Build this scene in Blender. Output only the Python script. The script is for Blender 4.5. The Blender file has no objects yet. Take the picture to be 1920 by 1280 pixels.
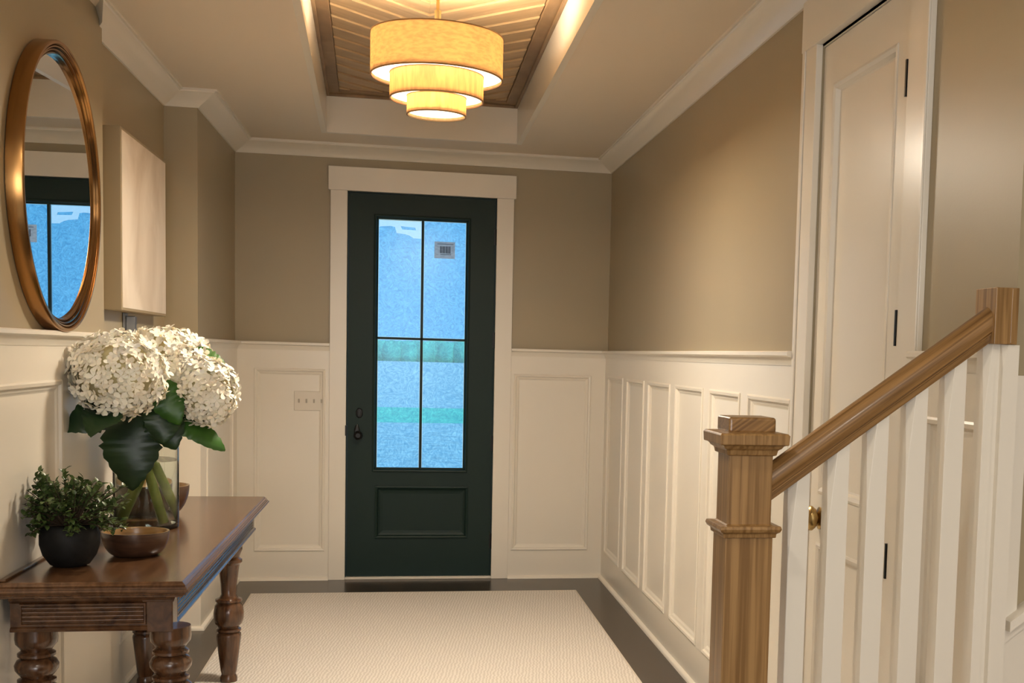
import bpy, bmesh, math, random
from mathutils import Vector, Matrix, Quaternion, noise
random.seed(7)
SC = bpy.context.scene
COL = SC.collection
PI = math.pi

# ------------------------------------------------------------------ camera
YAW, PITCH, ROLL, CX, CY, CAM_H, FPX = 0.2007, -0.079, 0.0275, 1220.6, 851.1, 1.4633, 2285.7
def camera():
    c, s = math.cos(YAW), math.sin(YAW); cp, sp = math.cos(PITCH), math.sin(PITCH)
    right = Vector((c, -s, 0)); fwd = Vector((cp*s, cp*c, sp)); up = Vector((-sp*s, -sp*c, cp))
    cr, sr = math.cos(ROLL), math.sin(ROLL)
    r2 = right*cr + up*sr; u2 = -right*sr + up*cr
    m = Matrix((r2, u2, -fwd)).transposed().to_4x4(); m.translation = (0, 0, CAM_H)
    cd = bpy.data.cameras.new('camera'); o = bpy.data.objects.new('camera', cd); COL.objects.link(o)
    o.matrix_world = m; cd.sensor_fit = 'HORIZONTAL'; cd.sensor_width = 36; cd.lens = FPX/1920*36
    cd.shift_x = (960-CX)/1920; cd.shift_y = (CY-640)/1920; cd.clip_end = 600; cd.clip_start = .02
    SC.camera = o
camera()
SC.view_settings.view_transform = 'Standard'; SC.view_settings.look = 'None'
SC.view_settings.gamma = 1; SC.view_settings.use_curve_mapping = False
SC.view_settings.exposure = -0.05

# ------------------------------------------------------------------ world, sun and large lights
w = bpy.data.worlds.new('world'); SC.world = w; w.use_nodes = True
nt = w.node_tree; bg = nt.nodes['Background']
bg.inputs[0].default_value = (.36, .68, 1.0, 1); bg.inputs[1].default_value = 1.25
def lamp(name, kind, loc, power, color, rot=(0, 0, 0), **kw):
    d = bpy.data.lights.new(name, kind); d.energy = power; d.color = color
    for k, v in kw.items(): setattr(d, k, v)
    o = bpy.data.objects.new(name, d); COL.objects.link(o); o.location = loc; o.rotation_euler = rot
    return o
lamp('sun', 'SUN', (20, 20, 30), 3.2, (1, .96, .88), (math.radians(35), math.radians(40), 0), angle=.02)
WARM = (1, .84, .62)
# added fill lights, built as unseen ceiling downlights around camera and stair
FILL_CANS = [(-.35, 1.7, 12), (.75, .3, 10), (-.35, -.6, 12), (2.2, 1.0, 9), (.75, -1.6, 10)]
for i, (x, y, p) in enumerate(FILL_CANS):
    lamp('fill_downlight_beam', 'AREA', (x, y, 2.70), p, (1, .90, .76), (0, 0, 0), shape='DISK', size=.14)
# area light added for rear daylight, at an unseen made-up window
lamp('added_rear_daylight', 'AREA', (-.1, -2.62, 1.5), 84, (.98, .94, .90), (math.radians(90), 0, 0), shape='RECTANGLE', size=1.5, size_y=1.6)

# ------------------------------------------------------------------ materials
def mat(name, col=(.8, .8, .8), rough=.5, metal=0, spec=.5, **kw):
    m = bpy.data.materials.new(name); m.use_nodes = True
    b = m.node_tree.nodes['Principled BSDF']
    b.inputs['Base Color'].default_value = (*col, 1); b.inputs['Roughness'].default_value = rough
    b.inputs['Metallic'].default_value = metal; b.inputs['Specular IOR Level'].default_value = spec
    for k, v in kw.items(): b.inputs[k].default_value = v
    return m
def N(m, t, **kw):
    n = m.node_tree.nodes.new(t)
    for k, v in kw.items():
        if k in n.inputs: n.inputs[k].default_value = v
        else: setattr(n, k, v)
    return n
def lk(m, a, ao, b, bi): m.node_tree.links.new(a.outputs[ao], b.inputs[bi])
def coords(m, scale=(1, 1, 1), rot=(0, 0, 0)):
    t = N(m, 'ShaderNodeTexCoord'); mp = N(m, 'ShaderNodeMapping')
    mp.inputs['Scale'].default_value = scale
    if any(rot):      # turn first, then stretch along the turned axes
        m0 = N(m, 'ShaderNodeMapping'); m0.inputs['Rotation'].default_value = rot
        lk(m, t, 'Object', m0, 'Vector'); lk(m, m0, 'Vector', mp, 'Vector')
    else: lk(m, t, 'Object', mp, 'Vector')
    return mp
def bsdf(m): return m.node_tree.nodes['Principled BSDF']
def noise_color(m, c1, c2, scale, sc=(1, 1, 1), detail=4, rot=(0, 0, 0), lo=.3, hi=.7, dist=0.0, bump=0.0, bdist=.002):
    mp = coords(m, sc, rot); n = N(m, 'ShaderNodeTexNoise', Scale=scale, Detail=detail, Distortion=dist)
    lk(m, mp, 'Vector', n, 'Vector'); r = N(m, 'ShaderNodeValToRGB')
    r.color_ramp.elements[0].position = lo; r.color_ramp.elements[1].position = hi
    r.color_ramp.elements[0].color = (*c1, 1); r.color_ramp.elements[1].color = (*c2, 1)
    lk(m, n, 'Fac', r, 'Fac'); lk(m, r, 'Color', bsdf(m), 'Base Color')
    if bump:
        bp = N(m, 'ShaderNodeBump', Strength=bump, Distance=bdist); lk(m, n, 'Fac', bp, 'Height'); lk(m, bp, 'Normal', bsdf(m), 'Normal')
    return n
def painted(name, col, rough, v=.03, bump=.05, coat=0):
    m = mat(name, col, rough); a = tuple(c*(1-v) for c in col); b = tuple(min(1, c*(1+v)) for c in col)
    noise_color(m, a, b, 2.2, bump=0)
    if bump:
        mp = coords(m); n = N(m, 'ShaderNodeTexNoise', Scale=180, Detail=2); lk(m, mp, 'Vector', n, 'Vector')
        bp = N(m, 'ShaderNodeBump', Strength=bump, Distance=.001); lk(m, n, 'Fac', bp, 'Height'); lk(m, bp, 'Normal', bsdf(m), 'Normal')
    return m
M = {}
M['wall'] = painted('taupe_wall_paint', (.365, .300, .190), .40, .02, .12)
M['white'] = painted('white_semigloss_paint', (.80, .745, .65), .28, .01, .03)
M['ceiling'] = painted('ceiling_paint', (.76, .66, .53), .6, .01, .06)
M['green'] = painted('dark_green_door_paint', (.010, .025, .021), .45, .05, .03)
bsdf(M['green']).inputs['Specular IOR Level'].default_value = .22
M['black'] = mat('black_iron', (.012, .011, .01), .35, .6)
M['brass'] = mat('antique_brass', (.42, .29, .12), .3, 1)
M['steel'] = mat('grey_metal', (.3, .31, .32), .35, 1)
def wood(name, c1, c2, rough, sc, scale=14, rot=(0, 0, 0), bump=.15, dist=.6, coat=0.0, lo=.3, hi=.7):
    m = mat(name, c1, rough); noise_color(m, c1, c2, scale, sc, 6, rot, lo, hi, dist, bump, .0015)
    bsdf(m).inputs['Coat Weight'].default_value = coat; bsdf(m).inputs['Coat Roughness'].default_value = .15
    return m
M['oak_v'] = wood('oak_vertical_grain', (.20, .102, .030), (.36, .205, .076), .4, (22, 22, .45), 5, coat=.15, dist=.5, lo=.35, hi=.62)
M['oak_rail'] = wood('oak_rail_grain', (.13, .060, .016), (.35, .19, .066), .35, (.5, 28, 28), 5, rot=(0, math.radians(35.7), 0), coat=.25)
M['mahog'] = wood('dark_mahogany', (.045, .018, .008), (.120, .053, .021), .22, (6, .5, 6), 5, bump=.08, coat=.4)
M['mahog_top'] = wood('mahogany_tabletop', (.070, .031, .013), (.155, .075, .033), .26, (9, .6, 6), 5, bump=.05, coat=.35)
M['mahog_leg'] = wood('mahogany_turned_leg', (.032, .012, .005), (.135, .060, .025), .25, (7, 7, .8), 6, bump=.06, coat=.4)
for sd, an in (('left', -47), ('right', 47)):
    M['plank_'+sd] = wood('ceiling_plank_'+sd, (.36, .235, .12), (.56, .39, .215), .5, (.6, 6, 4), 4, lo=.15, hi=.85, rot=(0, 0, math.radians(an)), bump=.15)
M['plank_border'] = wood('ceiling_border_wood', (.20, .12, .058), (.32, .205, .105), .5, (2, 1, 1), 5, bump=.15)
M['bowl'] = wood('dark_bowl_wood', (.035, .016, .010), (.10, .048, .026), .28, (1, 1, 5), 9, coat=.4)
M['bowl_rim'] = wood('golden_bowl_interior', (.22, .12, .04), (.42, .26, .10), .3, (1, 1, 5), 9, coat=.4)
M['bronze'] = mat('bronze_frame', (.40, .205, .07), .24, 1)
M['bronze_in'] = mat('bronze_inner_ring', (.34, .18, .07), .16, 1)
M['mirror'] = mat('mirror_glass', (.86, .88, .88), .005, 1)
M['pot'] = mat('charcoal_ceramic', (.012, .012, .013), .6, spec=.3); noise_color(M['pot'], (.004, .004, .004), (.010, .010, .010), 30, bump=.3)
M['soil'] = mat('potting_soil', (.02, .013, .008), .9)
M['plate'] = mat('ivory_plastic', (.72, .66, .56), .35)
M['plate_dark'] = mat('beige_toggle', (.42, .37, .30), .4)
# floor planks
m = mat('dark_hardwood', (.03, .02, .014), .24, spec=.35); M['floor'] = m
mp = coords(m, (1, 1, 1), (0, 0, PI/2)); br = N(m, 'ShaderNodeTexBrick', Scale=1.0)
br.inputs['Color1'].default_value = (.034, .022, .014, 1); br.inputs['Color2'].default_value = (.050, .034, .022, 1); br.inputs['Mortar'].default_value = (.006, .004, .003, 1)
br.inputs['Mortar Size'].default_value = .0012; br.inputs['Brick Width'].default_value = 1.4; br.inputs['Row Height'].default_value = .125
lk(m, mp, 'Vector', br, 'Vector'); lk(m, br, 'Color', bsdf(m), 'Base Color')
# rug
m = mat('woven_rug', (.7, .62, .52), .95, spec=.1); M['rug'] = m
mp = coords(m, (1, 1, 1), (0, 0, math.radians(7))); wv = N(m, 'ShaderNodeTexWave', Scale=20, Distortion=5, Detail=3); wv.inputs['Detail Scale'].default_value = 1.4
lk(m, mp, 'Vector', wv, 'Vector'); r = N(m, 'ShaderNodeValToRGB'); r.color_ramp.elements[0].color = (.64, .585, .52, 1); r.color_ramp.elements[1].color = (.80, .745, .68, 1)
lk(m, wv, 'Fac', r, 'Fac'); lk(m, r, 'Color', bsdf(m), 'Base Color'); bp = N(m, 'ShaderNodeBump', Strength=.3, Distance=.004)
lk(m, wv, 'Fac', bp, 'Height'); lk(m, bp, 'Normal', bsdf(m), 'Normal')
M['rug_edge'] = mat('rug_binding', (.66, .58, .49), .9)
# canvas painting: pale wash
m = mat('pale_canvas_painting', (.7, .6, .48), .55); M['canvas'] = m
noise_color(m, (.58, .48, .37), (.76, .67, .56), 2.2, (1, 1.3, 1), 4, lo=.36, hi=.62, dist=.5)
M['canvas_edge'] = mat('canvas_edge', (.33, .255, .15), .6)
# linen shades (real fabric: lets the lamp's light through)
def linen(name, col, trans, vein):
    m = bpy.data.materials.new(name); m.use_nodes = True; nt = m.node_tree; nt.nodes.remove(nt.nodes['Principled BSDF'])
    out = nt.nodes['Material Output']; d = N(m, 'ShaderNodeBsdfDiffuse'); t = N(m, 'ShaderNodeBsdfTranslucent'); mx = N(m, 'ShaderNodeMixShader', Fac=trans)
    mp = coords(m, (1, 1, 1)); n = N(m, 'ShaderNodeTexNoise', Scale=60, Detail=5)
    mp.inputs['Scale'].default_value = (1, 1, .18) if vein else (.6, .6, 1.6)
    lk(m, mp, 'Vector', n, 'Vector'); r = N(m, 'ShaderNodeValToRGB'); r.color_ramp.elements[0].position = .36; r.color_ramp.elements[1].position = .6
    r.color_ramp.elements[0].color = (*[c*.8 for c in col], 1); r.color_ramp.elements[1].color = (*col, 1)
    lk(m, n, 'Fac', r, 'Fac'); lk(m, r, 'Color', d, 'Color'); lk(m, r, 'Color', t, 'Color')
    lk(m, d, 0, mx, 1); lk(m, t, 0, mx, 2); lk(m, mx, 0, out, 'Surface'); return m
M['linen'] = linen('linen_outer_shade', (.86, .67, .40), .48, False)
M['linen_in'] = linen('linen_inner_shade', (.90, .66, .38), .45, True)
M['shade_trim'] = mat('shade_edge_trim', (.30, .17, .06), .6)
def emis(name, col, s):
    m = bpy.data.materials.new(name); m.use_nodes = True; b = bsdf(m); b.inputs['Base Color'].default_value = (*col, 1)
    b.inputs['Emission Color'].default_value = (*col, 1); b.inputs['Emission Strength'].default_value = s; return m
M['bulb'] = emis('lit_bulb', (1, .80, .52), 16)
M['diffuser'] = emis('lit_lamp_diffuser', (1, .86, .64), 2.6)
M['fill_can_lens'] = emis('lit_fill_downlight_lens', (1, .85, .65), 6)  # glowing lens of the added fill downlights
# glass and film
m = bpy.data.materials.new('clear_glass'); m.use_nodes = True; b = bsdf(m); b.inputs['Base Color'].default_value = (.96, .99, .97, 1)
b.inputs['Roughness'].default_value = .01; b.inputs['Transmission Weight'].default_value = 1; b.inputs['IOR'].default_value = 1.45; M['glass'] = m
m = bpy.data.materials.new('vase_water'); m.use_nodes = True; b = bsdf(m); b.inputs['Base Color'].default_value = (.93, .97, .93, 1)
b.inputs['Roughness'].default_value = 0; b.inputs['Transmission Weight'].default_value = 1; b.inputs['IOR'].default_value = 1.33; M['water'] = m
def film(name, c1, c2, haze):
    m = bpy.data.materials.new(name); m.use_nodes = True; nt = m.node_tree; nt.nodes.remove(nt.nodes['Principled BSDF']); out = nt.nodes['Material Output']
    tr = N(m, 'ShaderNodeBsdfTransparent'); tl = N(m, 'ShaderNodeBsdfTranslucent'); gl = N(m, 'ShaderNodeBsdfGlossy', Roughness=.25)
    mp = coords(m); n = N(m, 'ShaderNodeTexNoise', Scale=16, Detail=10, Distortion=4.5, Roughness=.74); lk(m, mp, 'Vector', n, 'Vector')
    r = N(m, 'ShaderNodeValToRGB'); r.color_ramp.elements[0].position = .38; r.color_ramp.elements[1].position = .66
    r.color_ramp.elements[0].color = (*c1, 1); r.color_ramp.elements[1].color = (*c2, 1)
    lk(m, n, 'Fac', r, 'Fac'); lk(m, r, 'Color', tr, 'Color'); lk(m, r, 'Color', tl, 'Color')
    a = N(m, 'ShaderNodeMixShader', Fac=haze); lk(m, tr, 0, a, 1); lk(m, tl, 0, a, 2)
    b = N(m, 'ShaderNodeMixShader', Fac=.05); lk(m, a, 0, b, 1); lk(m, gl, 0, b, 2); lk(m, b, 0, out, 'Surface'); return m
M['film'] = film('blue_protective_film', (.15, .50, .76), (.40, .80, .98), .08)
M['bead'] = film('pale_blue_glazing_bead', (.62, .86, .95), (.75, .95, 1.0), .3)
M['pane'] = film('clear_window_pane', (.9, .93, .93), (.96, .98, .98), .05)
M['sticker'] = linen('paper_sticker', (1.0, .97, 1.0), .5, False)
M['ink'] = mat('sticker_ink', (.03, .03, .06), .6)
M['cream_ext'] = mat('porch_soffit_cream', (1.0, .78, .46), .8)
# plants
def leafmat(name, c1, c2, rough=.4, scale=9, trans=.25):
    m = mat(name, c1, rough); noise_color(m, c1, c2, scale, detail=3); return m
M['leaf_dark'] = leafmat('dark_hydrangea_leaf', (.008, .028, .012), (.022, .06, .016))
M['leaf_mid'] = leafmat('green_hydrangea_leaf', (.022, .085, .010), (.05, .15, .018))
M['petal'] = leafmat('cream_petals', (.90, .82, .66), (.97, .94, .84), .8, 14)
b = bsdf(M['petal']); b.inputs['Subsurface Weight'].default_value = .25; b.inputs['Subsurface Radius'].default_value = (.01, .008, .005)
M['petal_core'] = mat('bloom_core', (.62, .54, .30), .8)
M['stem'] = leafmat('pale_green_stem', (.26, .36, .05), (.50, .60, .14), .4, 20)
M['box_leaf'] = leafmat('boxwood_leaf', (.020, .050, .012), (.11, .16, .045), .35, 30)
M['twig'] = mat('brown_twig', (.05, .03, .015), .8)
# outside
M['lawn'] = mat('lawn', (.05, .42, .16), .9); noise_color(M['lawn'], (.08, .55, .36), (.16, .80, .52), 6, detail=6)
M['paving'] = mat('pale_concrete', (.6, .55, .5), .9); noise_color(M['paving'], (.50, .48, .48), (.86, .80, .78), 5, detail=9)
M['hedge'] = mat('hedge_leaves', (.03, .30, .12), .9); noise_color(M['hedge'], (.06, .40, .28), (.14, .62, .42), .7, detail=6)

# ------------------------------------------------------------------ mesh helpers
def NB(): return bmesh.new()
def quad(bm, *ps):
    return bm.faces.new([bm.verts.new(p) for p in ps])
def box(bm, x0, x1, y0, y1, z0, z1):
    vs = [bm.verts.new((x, y, z)) for x in (x0, x1) for y in (y0, y1) for z in (z0, z1)]
    for f in ((0, 1, 3, 2), (4, 6, 7, 5), (0, 4, 5, 1), (2, 3, 7, 6), (0, 2, 6, 4), (1, 5, 7, 3)): bm.faces.new([vs[i] for i in f])
    return vs
class T:   # a wall frame: s along the wall, z up, d out into the room
    def __init__(s, o, u, n): s.o = Vector((*o, 0)); s.u = Vector((*u, 0)); s.n = Vector((*n, 0))
    def __call__(s, a, z, d): p = s.o + s.u*a + s.n*d; return (p.x, p.y, z)
    def box(s, bm, a0, a1, z0, z1, d0, d1):
        vs = [bm.verts.new(s(a, z, d)) for a in (a0, a1) for z in (z0, z1) for d in (d0, d1)]
        for f in ((0, 1, 3, 2), (4, 6, 7, 5), (0, 4, 5, 1), (2, 3, 7, 6), (0, 2, 6, 4), (1, 5, 7, 3)): bm.faces.new([vs[i] for i in f])
    def ring(s, bm, a0, a1, z0, z1, prof):   # moulding around a rectangle; prof = [(inset, d)]
        loops = [[bm.verts.new(s(a, z, d)) for a, z in ((a0+i, z0+i), (a1-i, z0+i), (a1-i, z1-i), (a0+i, z1-i))] for i, d in prof]
        for A, B in zip(loops, loops[1:]):
            for k in range(4): bm.faces.new((A[k], A[(k+1) % 4], B[(k+1) % 4], B[k]))
        return loops
def sweep(bm, path, prof, right=True, closed=False):   # plan path; prof = [(offset into room, z)], closed section
    n = len(path); P = [Vector(p) for p in path]; rows = []
    for i in range(n):
        def nr(a, b): d = (b-a).normalized(); return Vector((d.y, -d.x)) if right else Vector((-d.y, d.x))
        a = nr(P[i-1], P[i]) if (i > 0 or closed) else None; b = nr(P[i], P[(i+1) % n]) if (i < n-1 or closed) else None
        if a is None: m = b
        elif b is None: m = a
        else: m = (a+b); m = m/(m.dot(a))
        rows.append([bm.verts.new((P[i].x+m.x*o, P[i].y+m.y*o, z)) for o, z in prof])
    k = len(prof); rng = range(n if closed else n-1)
    for i in rng:
        A, B = rows[i], rows[(i+1) % n]
        for j in range(k): bm.faces.new((A[j], A[(j+1) % k], B[(j+1) % k], B[j]))
    if not closed: bm.faces.new(rows[0]); bm.faces.new(rows[-1][::-1])
def lathe(bm, c, prof, seg=40, sx=1, sy=1, cap=True):   # prof = [(r, z)]
    rows = []
    for r, z in prof:
        rows.append([bm.verts.new((c[0]+sx*r*math.cos(2*PI*k/seg), c[1]+sy*r*math.sin(2*PI*k/seg), c[2]+z)) for k in range(seg)])
    for A, B in zip(rows, rows[1:]):
        for k in range(seg): bm.faces.new((A[k], A[(k+1) % seg], B[(k+1) % seg], B[k]))
    if cap:
        if prof[0][0] > 1e-5: bm.faces.new(rows[0][::-1])
        if prof[-1][0] > 1e-5: bm.faces.new(rows[-1])
def tube(bm, pts, rad, seg=10):
    P = [Vector(p) for p in pts]; rows = []; n = len(P); up = Vector((.13, .21, .97))
    for i, p in enumerate(P):
        t = (P[min(i+1, n-1)]-P[max(i-1, 0)]).normalized(); a = t.cross(up).normalized(); b = t.cross(a)
        r = rad[i] if isinstance(rad, (list, tuple)) else rad
        rows.append([bm.verts.new(p + (a*math.cos(2*PI*k/seg)+b*math.sin(2*PI*k/seg))*r) for k in range(seg)])
    for A, B in zip(rows, rows[1:]):
        for k in range(seg): bm.faces.new((A[k], A[(k+1) % seg], B[(k+1) % seg], B[k]))
    bm.faces.new(rows[0][::-1]); bm.faces.new(rows[-1])
def obj(name, bm, m, parent=None, smooth=False, bevel=0, seg=2):
    root = parent
    while root is not None and root.parent is not None: root = root.parent
    if root is not None: bmesh.ops.translate(bm, verts=bm.verts, vec=-Vector(root.location))
    bmesh.ops.recalc_face_normals(bm, faces=bm.faces)
    me = bpy.data.meshes.new(name); bm.to_mesh(me); bm.free()
    o = bpy.data.objects.new(name, me); COL.objects.link(o)
    if m is not None: me.materials.append(M[m] if isinstance(m, str) else m)
    if parent is not None: o.parent = parent
    if smooth:
        for p in me.polygons: p.use_smooth = True
        if smooth != 'all':
            me.update()
            try: me.set_sharp_from_angle(angle=math.radians(35))
            except Exception: pass
    if bevel:
        b = o.modifiers.new('bevel', 'BEVEL'); b.width = bevel; b.segments = seg; b.limit_method = 'ANGLE'; b.angle_limit = math.radians(40)
        try: b.harden_normals = False
        except Exception: pass
    return o
def thing(name, label, cat, loc, group=None, kind=None):
    o = bpy.data.objects.new(name, None); COL.objects.link(o); o.location = loc; o.empty_display_size = .1
    if label: o['label'] = label
    if cat: o['category'] = cat
    if group: o['group'] = group
    if kind: o['kind'] = kind
    return o
def tag(o, label, cat, group=None): 
    o['label'] = label; o['category'] = cat
    if group: o['group'] = group
    return o
def struct(name, bm, m, label, cat, **kw):
    o = obj(name, bm, m, **kw); o['kind'] = 'structure'; o['label'] = label; o['category'] = cat; return o

# ------------------------------------------------------------------ room shell
D, XR, XN, XM, XJ = 7.918, 1.3025, -1.155, -1.19, -1.03       # back wall, right wall, near left, middle left, far left
YN, YJ, YS, ZC = 5.125, 6.54, 2.46, 2.72                       # near-left corner, jog, end of right wall, ceiling
DX0, DX1, DZ = -.36, .565, 2.445                               # front door opening
CY0, CY1, CZ = 3.08, 3.815, 2.47                               # closet door opening
REAR, XS = -2.5, 3.2
th = .14
bm = NB(); box(bm, -1.4, XS+.1, REAR-.1, D+th, -.12, 0); struct('floor', bm, 'floor', 'dark stained hardwood floor of the hall', 'floor')
bm = NB(); box(bm, XJ-.3, DX0, D, D+th, 0, ZC+.02); box(bm, DX1, XR+.2, D, D+th, 0, ZC+.02); box(bm, DX0, DX1, D, D+th, DZ, ZC+.02)
struct('wall_back', bm, 'wall', 'taupe end wall around the green front door', 'wall')
bm = NB(); box(bm, XR, XR+th, CY1, D, 0, ZC+.02); box(bm, XR, XR+th, YS, CY0, 0, ZC+.02); box(bm, XR, XR+th, CY0, CY1, CZ, ZC+.02)
struct('wall_right', bm, 'wall', 'taupe right wall with the white closet door', 'wall')
bm = NB(); box(bm, XR+th, XS, YS, YS+th, 0, 3.6)
struct('wall_stair', bm, 'wall', 'taupe wall beside the staircase at the right edge', 'wall')
bm = NB(); box(bm, XN-th, XN, REAR, YN, 0, ZC+.02); struct('wall_left', bm, 'wall', 'near left wall behind the round mirror', 'wall')
bm = NB(); box(bm, XM-.1, XM, YN, YJ, 0, ZC+.02); box(bm, XM-.1, XJ, YJ, D, 0, ZC+.02)
struct('wall_left_far', bm, 'wall', 'stepped left wall beyond the mirror, with the pale canvas', 'wall')
bm = NB(); box(bm, XS, XS+.1, REAR, YS+th, 0, ZC+.02); struct('wall_stair_side', bm, 'wall', 'side wall of the stair hall out of view', 'wall')
bm = NB()
for a in ((-1.4, -.9, 0, ZC), (.7, XS+.1, 0, ZC), (-.9, .7, 0, .7), (-.9, .7, 2.3, ZC)): box(bm, a[0], a[1], REAR-.1, REAR, a[2], a[3])
struct('wall_rear', bm, 'wall', 'rear wall behind the viewer with an opening for the added window', 'wall')

# ceiling with the coffer opening (its left side runs slightly out of square)
CB, CF = 7.465, 3.0
def cl(y): return -.463 + (7.465-y)*.0279
CRX = .645
bm = NB()
x0, x1 = -1.4, XS+.1; y0, y1 = REAR-.1, D+th
lo = [(x0, y0), (x1, y0), (x1, y1), (x0, y1)]; hi = [(cl(CF), CF), (CRX, CF), (CRX, CB), (cl(CB), CB)]
hib = [(cl(CF)-.02, CF-.02), (CRX+.02, CF-.02), (CRX+.02, CB+.02), (cl(CB)-.02, CB+.02)]
for z, r in ((ZC, 0), (ZC+.03, 1)):
    A = [bm.verts.new((*p, z)) for p in lo]; B = [bm.verts.new((*p, z)) for p in hib]
    for k in range(4): bm.faces.new((A[k], A[(k+1) % 4], B[(k+1) % 4], B[k]))
    if z == ZC: A0, B0 = A, B
for k in range(4):
    bm.faces.new((A0[k], A0[(k+1) % 4], A[(k+1) % 4], A[k]))
    bm.faces.new((B0[k], B0[(k+1) % 4], B[(k+1) % 4], B[k]))
struct('ceiling', bm, 'ceiling', 'painted ceiling with a recessed tray above the pendant', 'ceiling')
ZW = 2.95
bm = NB(); sweep(bm, hi, [(0, ZC-.0005), (0, ZW+.04), (.03, ZW+.04), (.03, ZC-.0005)], right=True, closed=True)
struct('trim_1', bm, 'white', 'pale painted sides of the ceiling tray', 'ceiling tray')
# wooden tray: chevron boards with a border
def clip_poly(poly, a, b):   # keep the left side of line a->b
    out = []; n = len(poly)
    def side(p): return (b[0]-a[0])*(p[1]-a[1])-(b[1]-a[1])*(p[0]-a[0])
    for i in range(n):
        p, q = poly[i], poly[(i+1) % n]; sp, sq = side(p), side(q)
        if sp >= 0: out.append(p)
        if sp*sq < 0: t = sp/(sp-sq); out.append((p[0]+(q[0]-p[0])*t, p[1]+(q[1]-p[1])*t))
    return out
bw = .075; tray = None
inner = [(cl(CF)+bw, CF+bw), (CRX-bw, CF+bw), (CRX-bw, CB-bw), (cl(CB)+bw, CB-bw)]
xm = .09; pw = .135
for sgn in (-1, 1):
    bm = NB()
    half = [(xm, CF), (CRX, CF), (CRX, CB), (xm, CB)] if sgn > 0 else [(cl(CF)-.1, CF), (xm, CF), (xm, CB), (cl(CB)-.1, CB)]
    s2 = math.tan(math.radians(47))
    k = 0; stp = pw/math.cos(math.radians(47)); y = CF-1.5
    while y < CB+1.5:
        # board edge lines: Y = y - s2*|x-xm| ; apex points to the door
        g = .003; xa, xb = xm, xm+sgn*1.2
        poly = [(xa, y+g), (xb, y+g-s2*1.2), (xb, y+stp-g-s2*1.2), (xa, y+stp-g)]
        if sgn < 0: poly = poly[::-1]
        for i in range(4):
            poly = clip_poly(poly, inner[i], inner[(i+1) % 4]) if len(poly) > 2 else poly
        if len(poly) > 2:
            top = [bm.verts.new((*p, ZW+.02)) for p in poly]; bot = [bm.verts.new((*p, ZW+.008*(p[1]+s2*abs(p[0]-xm)-y-g)/(stp-2*g))) for p in poly]
            bm.faces.new(bot); bm.faces.new(top[::-1]); n = len(poly)
            for i in range(n): bm.faces.new((bot[i], top[i], top[(i+1) % n], bot[(i+1) % n]))
        y += stp
    if sgn < 0: o = struct('trim_2', bm, 'plank_left', 'wooden chevron boards lining the ceiling tray', 'wooden ceiling panel', bevel=.002)
    else: obj('chevron_boards', bm, 'plank_right', o, bevel=.002)
bm = NB(); box(bm, -.6, .8, CF-.1, CB+.1, ZW+.02, ZW+.04); ob = obj('backing_board', bm, 'plank_border', o)
bm = NB(); sweep(bm, hi, [(0, ZW-.008), (bw-.003, ZW-.008), (bw-.003, ZW+.02), (0, ZW+.02)], right=False, closed=True)
sweep(bm, hi, [(0, ZW-.024), (.016, ZW-.024), (.016, ZW-.008), (0, ZW-.008)], right=False, closed=True)
obj('border_board', bm, 'plank_border', o, bevel=.003)

# crown moulding
def arc(c, r, a0, a1, n): return [(c[0]+r*math.cos(math.radians(a0+(a1-a0)*i/n)), c[1]+r*math.sin(math.radians(a0+(a1-a0)*i/n))) for i in range(n+1)]
crown = [(0, ZC), (0, 2.643), (.009, 2.643), (.012, 2.649), (.050, 2.674), (.088, 2.703), (.094, 2.705), (.098, 2.711), (.108, 2.710), (.108, ZC)]
bm = NB(); sweep(bm, [(XM, YN+.0), (XM, YJ), (XJ, YJ), (XJ, D), (XR, D), (XR, YS)], crown)
for v in bm.verts:      # the moulding dies into the thicker wall behind the mirror
    if abs(v.co.y-YN) < .001: v.co.y -= 4.0*max(0, v.co.x-XM-.035)
struct('trim_3', bm, 'white', 'white crown moulding around the ceiling', 'crown moulding', smooth=True)
# chair rail
ZR = 1.498
rail = [(0, ZR), (.040, ZR), (.044, ZR-.004), (.044, ZR-.015), (.040, ZR-.019), (.030, ZR-.021), (.026, ZR-.028), (.018, ZR-.042), (.016, ZR-.050), (0, ZR-.050)]
CAS = .105   # casing width
bm = NB()
sweep(bm, [(XN, REAR), (XN, YN), (XM, YN), (XM, YJ), (XJ, YJ), (XJ, D), (-.462, D)], rail)
struct('trim_4', bm, 'white', 'white chair rail along the left wall', 'chair rail', smooth=True)
bm = NB(); sweep(bm, [(.672, D), (XR, D), (XR, CY1+.125)], rail)
sweep(bm, [(XR, CY0-.135), (XR, YS)], rail); struct('trim_5', bm, 'white', 'white chair rail along the right wall', 'chair rail', smooth=True)
# wainscot panelling
TB, TR, TN, TM, TJ = T((0, D), (1, 0), (0, -1)), T((XR, 0), (0, 1), (-1, 0)), T((XN, 0), (0, 1), (1, 0)), T((XM, 0), (0, 1), (1, 0)), T((XJ, 0), (0, 1), (1, 0))
PT, PB = 1.335, .185; FD = .014
PM = [(0, FD), (0, FD+.004), (.006, FD+.007), (.016, FD+.005), (.020, .010), (.030, .007), (.036, .003), (.040, .0015)]
def wains(bm, t, s0, s1, panels, z1=ZR-.045, pt=PT, pb=PB):
    t.box(bm, s0, s1, pt, z1, 0, FD); t.box(bm, s0, s1, 0, pb, 0, FD)
    e = [s0]+[v for p in panels for v in p]+[s1]
    for a, b in zip(e[::2], e[1::2]):
        if b-a > .001: t.box(bm, a, b, pb, pt, 0, FD)
    for a, b in panels:
        t.ring(bm, a, b, pb, pt, PM); t.box(bm, a, b, pb, pt, 0, .0015)
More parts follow.
